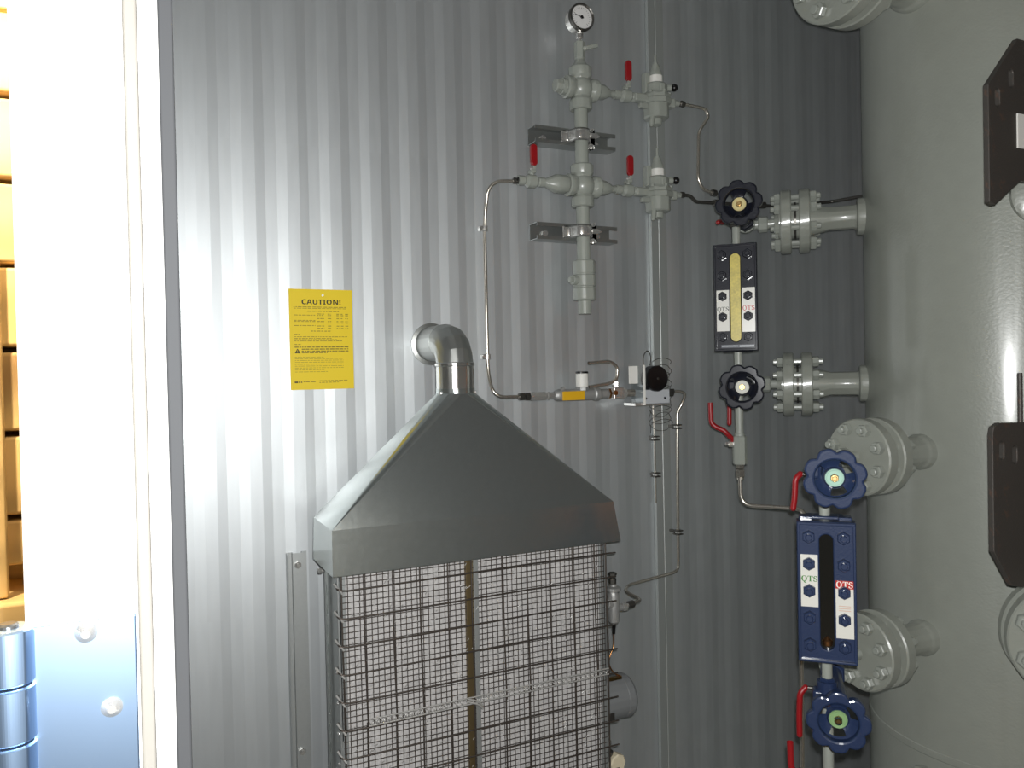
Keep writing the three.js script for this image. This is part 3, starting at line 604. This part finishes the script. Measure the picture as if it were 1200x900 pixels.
// ---------------------------------------------------------------- fuel train under the manifold
{
  const t = thing('fuel_regulator_line', 'horizontal stainless fuel line with yellow tagged shut-off, white capped body and bent vent tube', 'regulator', [1.0, 1.443, -1.7]);
  const h = (x0, x1, r, s = 6) => hex([x0 - 1, 0, 0], [x1 - 1, 0, 0], r, s), c = (x0, x1, r) => cyl([x0 - 1, 0, 0], [x1 - 1, 0, 0], r);
  mesh('compression_nut', [h(0.828, 0.842, 0.0095), h(0.844, 0.857, 0.0105)], M.steelDark, t);
  mesh('adapter', [c(0.857, 0.868, 0.0105), h(0.866, 0.899, 0.0112), c(0.897, 0.93, 0.0085), h(0.903, 0.908, 0.0115)], M.chrome, t);
  mesh('valve_body', [lathe([[0.009, 0], [0.013, 0.006], [0.0145, 0.012], [0.0145, 0.11], [0.017, 0.114], [0.017, 0.125], [0.0125, 0.132], [0.0125, 0.15], [0.009, 0.152]], [-0.078, 0, 0], [1, 0, 0]), hex([0.002, 0.008, 0], [0.002, 0.02, 0], 0.017, 8), cyl([-0.06, 0.012, 0.002], [-0.05, 0.016, 0.002], 0.006)], M.cast, t);
  mesh('tag', rbox(-0.062, 0.0, -0.0125, 0.0095, 0.0135, 0.0165, 0.001), M.yellow, t, 'yellow tag');
  mesh('cap', [cyl([0.002, 0.019, 0], [0.002, 0.052, 0], 0.0155)], M.white, t, 'white cylindrical cap');
  mesh('cap_ring', [lathe([[0.012, 0.052], [0.0158, 0.052], [0.0158, 0.056], [0.012, 0.057]], [0.002, 0, 0]), cyl([0.002, 0.05, 0], [0.002, 0.0545, 0], 0.0125)], M.black, t);
  mesh('vent_tube', tube([[0.018, 0.077, 0.006], [0.082, 0.081, 0.006], [0.103, 0.066, 0.006], [0.1, 0.035, 0.006], [0.078, 0.025, 0.004], [0.02, 0.018, 0.002]], 0.0044, 0.022, 12), M.stainless, t);
  mesh('tee', [h(1.062, 1.085, 0.0125), rbox(0.085, 0.117, -0.014, 0.016, -0.013, 0.015, 0.003), hex([0.1, 0.014, 0], [0.1, 0.03, 0], 0.009), cyl([0.1, 0.028, 0], [0.1, 0.036, 0], 0.0055), hex([0.1, 0, 0.013], [0.1, 0, 0.022], 0.008), hex([0.115, 0, 0], [0.13, 0, 0], 0.0125)], M.chrome, t);
  mesh('copper_nut', [h(1.075, 1.083, 0.0135), hex([0.088, 0.002, 0.014], [0.088, 0.002, 0.021], 0.0065)], M.copper, t);
  mesh('outlet', [c(1.13, 1.155, 0.009)], M.stainless, t);
}
{
  const t = thing('black_dial_switch', 'round black dial on a small clear and silver bracket over the cover strip', 'switch', [1.182, 1.436, -1.7]);
  mesh('backing_plate', rbox(-0.016, 0.066, -0.022, 0.014, -0.012, 0.024, 0.002), M.plastic, t);
  mesh('side_plate', rbox(-0.022, -0.0185, -0.024, 0.076, -0.02, 0.032, 0.0008), M.acrylic, t);
  mesh('plate_edge', rbox(-0.0225, -0.017, -0.024, 0.077, 0.032, 0.037, 0.001), M.white, t, 'white front edge');
  mesh('front_plate', rbox(-0.046, -0.0185, 0.03, 0.075, 0.004, 0.007, 0.0008), M.white, t, 'small white plate');
  mesh('bracket', [rbox(-0.046, -0.016, -0.026, -0.018, -0.02, 0.03, 0.001), rbox(-0.018, 0.066, -0.026, -0.0235, -0.02, 0.034, 0.001), rbox(-0.018, -0.0155, -0.026, 0.04, 0.028, 0.034, 0.001)], M.chrome, t);
  mesh('dial_body', lathe([[0, 0], [0.03, 0], [0.033, 0.003], [0.033, 0.028], [0.031, 0.031], [0, 0.031]], [0.022, 0.042, 0.004], [0, 0, 1], 40), M.black, t, 'round black dial');
  mesh('dial_screw', hex([0.022, 0.042, 0.034], [0.022, 0.042, 0.037], 0.003), M.steelDark, t);
  for (const x of [-0.008, 0.05]) mesh('screw', hex([x, -0.008, 0.023], [x, -0.008, 0.026], 0.003), M.black, t);
  mesh('outlet', [hex([0.07, 0.002, 0.006], [0.088, 0.002, 0.008], 0.0085)], M.steelDark, t);
  mesh('loop', tube([[0.008, 0.07, -0.004], [0.006, 0.1, -0.006], [0.022, 0.118, -0.008], [0.034, 0.1, -0.01], [0.036, 0.07, -0.02]], 0.0012, 0.02, 8), M.steelDark, t);
}
{
  const t = thing('capillary_coil', 'loose coil of thin dark capillary wire hanging behind the black dial', 'wire', [1.245, 1.44, -1.725]);
  const pts = [];
  for (let i = 0; i <= 230; i++) { const a = i / 24 * Math.PI * 2, k = i / 230; pts.push(V(0.005 + (0.034 + 0.004 * Math.sin(i * 0.9)) * Math.cos(a), 0.075 - 0.17 * k + 0.02 * Math.sin(a), 0.004 + 0.008 * Math.sin(a) + 0.004 * Math.sin(a * 0.37))); }
  mesh('coil', new THREE.TubeGeometry(new THREE.CatmullRomCurve3(pts), 900, 0.0008, 6), M.steelDark, t);
}

// ---------------------------------------------------------------- catalytic heater with hood, guard and flue
const HX0 = 0.333, HX1 = 0.976, HF = -1.5, HB = -1.68;
{
  const t = thing('heater_hood', 'galvanized sheet hood tapering up to the flue over the caged heater', 'hood', [0.654, 1.121, -1.6]);
  const L = HX0 - 0.654, R = HX1 - 0.654, f = HF + 1.6, b = HB + 1.6, y1 = 0.087, yt = 0.338, th = 0.0014;
  const fx = -0.026, top = [[fx - 0.043, 0.043], [fx + 0.043, 0.043], [fx + 0.043, -0.043], [fx - 0.043, -0.043]];
  const skirt = [[L + 0.003, f - 0.010], [R - 0.011, f - 0.010], [R - 0.011, b], [L + 0.003, b]], NS = 12;
  // slopes: each side a flat sheet that rolls into the round collar
  const tri = [];
  const ring = []; for (let k = 0; k <= 4 * NS; k++) { const a = Math.PI * 1.25 + k / (4 * NS) * Math.PI * 2; ring.push([fx + 0.0415 * Math.cos(a), yt, -0.0415 * Math.sin(a) + 0.0]); }
  // ring starts at the front left (cos<0, z>0) and runs front -> right -> back -> left
  const C = skirt.map(([x, z]) => [x, y1, z]);
  for (let s = 0; s < 4; s++) {
    const A = C[s], B = C[(s + 1) % 4], m = NS / 2;
    const i0 = s * NS, mid = i0 + m;
    for (let k = i0; k < i0 + NS; k++) { const own = k < mid ? A : B; if (k === mid) tri.push(A, B, ring[mid]); tri.push(own, ring[k + 1], ring[k]); }
  }
  // turned the right way out
  const pos = []; for (let i = 0; i < tri.length; i += 3) pos.push(...tri[i], ...tri[i + 1], ...tri[i + 2]);
  const g = new THREE.BufferGeometry(); g.setAttribute('position', new THREE.Float32BufferAttribute(pos, 3));
  // make every triangle face away from the hood's middle
  { const p = g.attributes.position, a = V(), q = V(), c = V(); for (let i = 0; i < p.count; i += 3) { a.fromBufferAttribute(p, i); q.fromBufferAttribute(p, i + 1); c.fromBufferAttribute(p, i + 2); const n = q.clone().sub(a).cross(c.clone().sub(a)), m = a.clone().add(q).add(c).divideScalar(3).sub(V(fx, 0.15, 0)); if (n.dot(m) < 0) { p.setXYZ(i + 1, c.x, c.y, c.z); p.setXYZ(i + 2, q.x, q.y, q.z); } } }
  g.setAttribute('uv', new THREE.Float32BufferAttribute(new Float32Array(pos.length / 3 * 2), 2));
  g.computeVertexNormals();
  mesh('slopes', toCreasedNormals(g, 0.35), M.galvSmooth, t);
  const tL = L + 0.003, tR = R - 0.011, tf = f - 0.010;
  const sheet = (a, q, c, d) => { const n = V(...q).sub(V(...a)).cross(V(...c).sub(V(...a))).setLength(-th), o = (p) => V(...p).add(n).toArray(), [A, B, C2, D] = [a, q, c, d].map(o); const P = []; const face = (w, x, y, z) => P.push(...w, ...x, ...y, ...w, ...y, ...z); face(a, q, c, d); face(D, C2, B, A); face(a, A, B, q); face(q, B, C2, c); face(c, C2, D, d); face(d, D, A, a); const gg = new THREE.BufferGeometry(); gg.setAttribute('position', new THREE.Float32BufferAttribute(P, 3)); gg.setAttribute('uv', new THREE.Float32BufferAttribute(new Float32Array(P.length / 3 * 2), 2)); gg.computeVertexNormals(); return gg; };
  mesh('skirt', [sheet([L, 0, f], [R, 0, f], [tR, y1, tf], [tL, y1, tf]), sheet([L, 0, b], [L, 0, f], [tL, y1, tf], [tL, y1, b]), sheet([R, 0, f], [R, 0, b], [tR, y1, b], [tR, y1, tf]), sheet([R, 0, b], [L, 0, b], [tL, y1, b], [tR, y1, b]), rbox(L, R, 0, 0.0015, f - 0.014, f, 0.0006), rbox(L, L + 0.014, 0, 0.0015, b, f, 0.0006)], M.galv, t);
  mesh('collar', lathe([[0.0405, 0], [0.0415, 0], [0.0415, 0.012], [0.0405, 0.012]], [fx, yt - 0.002, 0], UP, 48), M.galv, t);
}
{
  const t = thing('flue_pipe', 'shiny round flue with an elbow running from the hood into the wall', 'flue', [0.628, 1.45, -1.6]);
  const R = 0.0395;
  mesh('pipe', [lathe([[R, 0], [R + 0.001, 0.0005], [R + 0.001, 0.07], [R, 0.0705]], [0, 0, 0], UP, 56), lathe([[R + 0.001, 0.066], [R + 0.0032, 0.068], [R + 0.0032, 0.073], [R + 0.001, 0.075]], [0, 0, 0], UP, 56)], M.flue, t);
  // segmented elbow: gores of tube turned in steps from up to the wall
  const gore = []; const steps = 4, bend = 0.05, y0 = 0.07;
  const at = (a, r) => [a, r];
  const P = [], nr = 48;
  for (let i = 0; i <= steps; i++) { const a = i / steps * Math.PI / 2; const row = []; for (let k = 0; k <= nr; k++) { const u = k / nr * Math.PI * 2, q = bend + (R + 0.0005) * -Math.sin(u); row.push(V((R + 0.0005) * Math.cos(u), y0 + q * Math.sin(a) , -bend + q * Math.cos(a))); } P.push(row); }
  const pos = []; for (let i = 0; i < steps; i++) for (let k = 0; k < nr; k++) { const a = P[i][k], b = P[i][k + 1], c = P[i + 1][k], d = P[i + 1][k + 1]; for (const v of [a, c, b, b, c, d]) pos.push(v.x, v.y, v.z); }
  const g = new THREE.BufferGeometry(); g.setAttribute('position', new THREE.Float32BufferAttribute(pos, 3)); g.setAttribute('uv', new THREE.Float32BufferAttribute(new Float32Array(pos.length / 3 * 2), 2)); g.computeVertexNormals();
  const p = g.attributes.position, nn = g.attributes.normal, probe = V(p.getX(0), p.getY(0), p.getZ(0)).sub(V(0, y0, 0)); probe.y = 0;
  if (probe.dot(V(nn.getX(0), 0, nn.getZ(0))) < 0) { for (let i = 0; i < p.count; i += 3) { const a = [p.getX(i), p.getY(i), p.getZ(i)]; p.setXYZ(i, p.getX(i + 1), p.getY(i + 1), p.getZ(i + 1)); p.setXYZ(i + 1, ...a); } g.computeVertexNormals(); }
  mesh('elbow', toCreasedNormals(g, 0.34), M.flueDull, t);
  mesh('wall_sleeve', [lathe([[R, 0], [R + 0.001, 0.0], [R + 0.001, 0.1], [R, 0.1]], [0, y0 + bend, -bend], [0, 0, -1], 56), lathe([[R + 0.001, 0.09], [R + 0.009, 0.092], [R + 0.009, 0.0965], [R + 0.001, 0.0975]], [0, y0 + bend, -bend], [0, 0, -1], 56)], M.flueDull, t);
  mesh('sticker', new THREE.CylinderGeometry(R + 0.0016, R + 0.0016, 0.04, 16, 1, true, 0.95, 0.62).translate(0, 0.04, 0), S({ color: 0xdedcd8, roughness: 0.5, side: THREE.DoubleSide }), t, 'small white sticker');
  for (const [a, y] of [[-1.2, 0.01], [1.25, 0.01]]) mesh('screw', hex([R * Math.sin(a), y, R * Math.cos(a)], [(R + 0.005) * Math.sin(a), y, (R + 0.005) * Math.cos(a)], 0.004), M.chrome, t);
}
{
  const t = thing('catalytic_heater', 'wall heater with pale fibre pad behind a square wire guard, under the hood', 'heater', [0.654, 0.5, -1.6]);
  const X0 = 0.352 - 0.654, X1 = 0.958 - 0.654, yb = -0.06, yt = 0.64, zf = 0.06;
  mesh('pan', [box(X0 + 0.004, X1 - 0.004, yb, yt, -0.03, -0.024), box(X0 + 0.002, X0 + 0.004, yb, yt, -0.03, zf), box(X1 - 0.004, X1 - 0.002, yb, yt, -0.03, zf), box(X0 + 0.004, X1 - 0.004, yb, yb + 0.003, -0.03, zf)], M.galvDull, t);
  mesh('edge_frame', [rbox(X0 + 0.001, X0 + 0.014, yb, yt, zf - 0.004, zf + 0.0, 0.001), rbox(X1 - 0.014, X1 + 0.001, yb, yt, zf - 0.004, zf, 0.001), rbox(X0 - 0.0015, X0 + 0.0015, yb, yt, -0.06, zf - 0.002, 0.001)], M.galvDull, t);
  mesh('fibre_pad', rbox(X0 + 0.006, X1 - 0.006, yb + 0.004, yt - 0.001, -0.022, zf - 0.012, 0.006, 3), M.fibre, t);
  const cp = mesh('centre_post', [rbox(-0.0365, -0.0225, yb, yt, zf - 0.006, zf + 0.004, 0.001), box(-0.0226, -0.0195, yb, yt, zf - 0.006, zf - 0.001)], M.brownReflect, t, 'centre post with a brown reflection painted on');
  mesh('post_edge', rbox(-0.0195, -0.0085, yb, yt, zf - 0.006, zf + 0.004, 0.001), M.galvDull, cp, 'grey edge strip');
  // fine woven screen, one piece: too fine to pick wires apart
  const fw = []; const q = (a, b) => { const g = new THREE.CylinderGeometry(0.00095, 0.00095, vec(a).distanceTo(vec(b)), 5, 1, true); return aim(g.translate(0, vec(a).distanceTo(vec(b)) / 2, 0), a, vec(b).sub(vec(a))); };
  const pitch = 0.0118;
  for (let x = X0 + 0.006; x < X1 - 0.004; x += pitch) fw.push(q([x, yb, zf + 0.0012], [x, yt, zf + 0.0012]));
  for (let y = yb + 0.006; y < yt; y += pitch) fw.push(q([X0 + 0.004, y, zf + 0.0028], [X1 - 0.004, y, zf + 0.0028]));
  mesh('fine_screen', fw, M.wire, t).userData.kind = 'stuff';
  // loose bright staples that hold the pad to the screen
  const st = []; for (let k = 0; k < 420; k++) { const x = X0 + 0.02 + rnd() * (X1 - X0 - 0.04), y = yb + 0.02 + rnd() * (yt - yb - 0.04), a = rnd() * 0.8 + 0.5; st.push(q([x, y, zf + 0.0035], [x + 0.005 * Math.cos(a), y + 0.005 * Math.sin(a), zf + 0.005])); }
  mesh('staples', st, M.wireGalv, t).userData.kind = 'stuff';
  // guard of heavy wires
  const gz = zf + 0.012, gw = 0.0017;
  const xs = [X0 + 0.004, X0 + 0.048, X0 + 0.1065, X0 + 0.163, X0 + 0.223, X0 + 0.275, 0.045, 0.102, 0.157, 0.214, 0.27, X1 - 0.004];
  for (const [i, x] of xs.entries()) {
    const cut = 0.318 + (i % 3) * 0.004;
    mesh('guard_wire', [tube([[x, yb, gz], [x + 0.001, cut, gz]], gw, 0.01, 8)], M.wire, t);
    mesh('guard_wire', [tube([[x + 0.002, cut - 0.008, gz + 0.002], [x - 0.001, 0.48, gz + 0.001], [x, yt - 0.004, gz - 0.002]], gw, 0.05, 8)], M.wire, t);
  }
  for (let k = 0; k < 12; k++) {
    const y = 0.588 - 0.0545 * k; if (y < yb) break;
    mesh('guard_wire', tube([[X0 - 0.003, y + 0.007, gz - 0.024], [X0 - 0.006, y + 0.002, gz + 0.002], [X0 + 0.01, y - 0.002, gz + 0.0035], [-0.15, y - 0.001, gz + 0.0035], [0.1, y + 0.002, gz + 0.0035], [X1 + 0.002, y + 0.002, gz + 0.0035], [X1 + 0.02, y + 0.001, gz + 0.002]], gw, 0.008, 8), M.wire, t);
    mesh('wire_tip', tube([[X0 - 0.0085, y + 0.011, gz - 0.012], [X0 + 0.004, y - 0.006, gz + 0.007]], 0.0024, 0.01, 8), M.wireGalv, t);
  }
  // lacing where the two guard panels overlap
  const lace = []; for (let i = 0; i <= 520; i++) { const k = i / 520, a = k * Math.PI * 2 * 46; lace.push(V(X0 + 0.05 + k * (X1 - X0 - 0.055), 0.322 + 0.012 * k * 0 + 0.0045 * Math.cos(a), gz + 0.004 + 0.004 * Math.sin(a))); }
  mesh('lacing_wire', [new THREE.TubeGeometry(new THREE.CatmullRomCurve3(lace), 1100, 0.0009, 5), tube([[X0 + 0.05, 0.316, gz + 0.004], [X1 - 0.005, 0.318, gz + 0.004]], 0.0016, 0.01, 8), tube([[X0 + 0.05, 0.329, gz + 0.004], [X1 - 0.005, 0.331, gz + 0.004]], 0.0016, 0.01, 8)], M.wireGalv, t);
  for (const s of [0, 1]) mesh('lacing_clip', tube([[-0.044, 0.33 - s * 0.006, gz + 0.008], [-0.022, 0.322 - s * 0.006, gz + 0.011], [-0.012, 0.31 - s * 0.006, gz + 0.008]], 0.0019, 0.01, 8), M.wireGalv, t);
  // slotted strip on the left flank and its screws
  const sl = poly([[0, yb], [0.022, yb], [0.022, yt - 0.02], [0, yt - 0.02]]);
  for (let k = 0; k < 14; k++) sl.holes.push(slotPath(0.011, 0.05 + k * 0.04, 0.005, 0.024));
  mesh('slotted_strip', new THREE.ExtrudeGeometry(sl, { depth: 0.0015, bevelEnabled: false }).rotateY(-Math.PI / 2).translate(X0 - 0.006, 0, -0.02), M.galv, t);
  mesh('screw', [hex([X0 - 0.014, 0.6, -0.055], [X0 - 0.006, 0.6, -0.055], 0.0065), cyl([X0 - 0.006, 0.6, -0.055], [X0, 0.6, -0.055], 0.004)], M.chrome, t);
  for (let k = 0; k < 7; k++) mesh('rivet', new THREE.SphereGeometry(0.0032, 10, 8).translate(X0 - 0.002, 0.54 - k * 0.06, 0.045), M.chrome, t);
  for (const y of [0.6, 0.1]) mesh('wall_bracket', rbox(X0 + 0.02, X1 - 0.02, y, y + 0.03, -0.147, -0.03, 0.002), M.galvDull, t);
}
{
  const t = thing('mounting_rail', 'galvanized angle rail bolted to the wall on the left of the heater', 'rail', [0.29, 0.3, -1.7465]);
  const sh = poly([[0, 0], [0.012, 0], [0.0125, 0.012], [0.030, 0.012], [0.0305, 0.0], [0.042, 0], [0.042, 0.002], [0.0325, 0.002], [0.032, 0.014], [0.0105, 0.014], [0.010, 0.002], [0.0, 0.002]]);
  const g = new THREE.ExtrudeGeometry(sh, { depth: 0.825, bevelEnabled: false }).applyMatrix4(new THREE.Matrix4().makeBasis(V(1, 0, 0), V(0, 0, 1), V(0, -1, 0))).translate(0, 0.825, 0);
  mesh('rail', g, M.galvDull, t);
  mesh('flange_edge', rbox(-0.0015, 0.0005, 0, 0.825, 0, 0.02, 0.0006), M.galvDull, t);
  for (const y of [0.8, 0.4, 0.1]) mesh('bolt', [hex([0.021, y, 0.0135], [0.021, y, 0.02], 0.0078), lathe([[0, 0.004], [0.004, 0.003], [0.0055, 0]], [0.021, y, 0.0195], [0, 0, 1], 14)], M.chrome, t);
}
{
  const t = thing('heater_valve', 'cast aluminium gas valve on the heater side with bent copper lead below', 'valve', [1.0, 0.95, -1.58]);
  mesh('body', [lathe([[0, -0.042], [0.008, -0.041], [0.0125, -0.036], [0.0135, -0.01], [0.0135, 0.026], [0.011, 0.034], [0.0175, 0.037], [0.0175, 0.044], [0.009, 0.047], [0.0065, 0.052]], [0.005, 0, 0]), cyl([0.005, 0.006, 0], [-0.014, 0.008, 0], 0.012), cyl([0.01, -0.005, 0], [0.03, -0.006, 0], 0.0085)], M.cast, t);
  mesh('top_nut', [hex([0.003, 0.052, 0], [0.003, 0.066, 0], 0.009), hex([0.003, 0.072, 0], [0.003, 0.079, 0], 0.0105), cyl([0.003, 0.064, 0], [0.003, 0.074, 0], 0.006)], M.steelDark, t);
  mesh('side_nut', [hex([0.028, -0.006, 0], [0.042, -0.006, 0], 0.0095)], M.chrome, t);
  mesh('lead_sleeve', cyl([0.005, -0.04, 0], [0.004, -0.066, 0], 0.0045, 0.0035), M.black, t);
  mesh('copper_lead', tube([[0.004, -0.06, 0], [0.002, -0.095, 0.002], [-0.012, -0.115, 0.004], [-0.014, -0.135, 0.004], [-0.002, -0.155, 0.006], [0.017, -0.165, 0.006]], 0.0017, 0.018, 8), M.copper, t);
  mesh('end_clip', rbox(-0.03, 0.018, -0.1705, -0.164, 0.0, 0.01, 0.001).rotateZ(0), M.brass, t);
}
{
  const t = thing('junction_canister', 'round grey canister sticking out behind the right edge of the heater guard', 'canister', [0.955, 0.718, -1.62]);
  mesh('shell', lathe([[0, 0], [0.048, 0], [0.05, 0.002], [0.05, 0.082], [0.0508, 0.083], [0.0508, 0.099], [0.047, 0.105], [0, 0.106]], [0.003, 0, 0], [1, 0, 0], 56), M.canister, t);
  mesh('screw', hex([0.109, -0.03, 0.02], [0.115, -0.03, 0.02], 0.0045), M.chrome, t);
  mesh('badge', rbox(0.03, 0.042, -0.036, -0.014, 0.043, 0.049, 0.001), M.steelDark, t);
}
{
  const t = thing('thermostat_post', 'short steel fitting with a cream octagonal knob below the round canister', 'fitting', [0.99, 0.6, -1.6]);
  mesh('post', [cyl([0, 0.0, 0], [0, 0.055, 0], 0.006), hex([0, 0.015, 0], [0, 0.03, 0], 0.012), hex([-0.002, 0.04, 0], [-0.002, 0.05, 0], 0.009)], M.chrome, t);
  mesh('collar', cyl([0, -0.02, 0], [0, 0.004, 0], 0.016), M.steelDark, t);
  mesh('knob', hex([0.017, -0.02, 0.004], [0.017, -0.02, 0.026], 0.0215, 8), S({ color: 0xd8ccb0, roughness: 0.5 }), t, 'cream octagonal knob');
}
renderer.render(scene, camera);
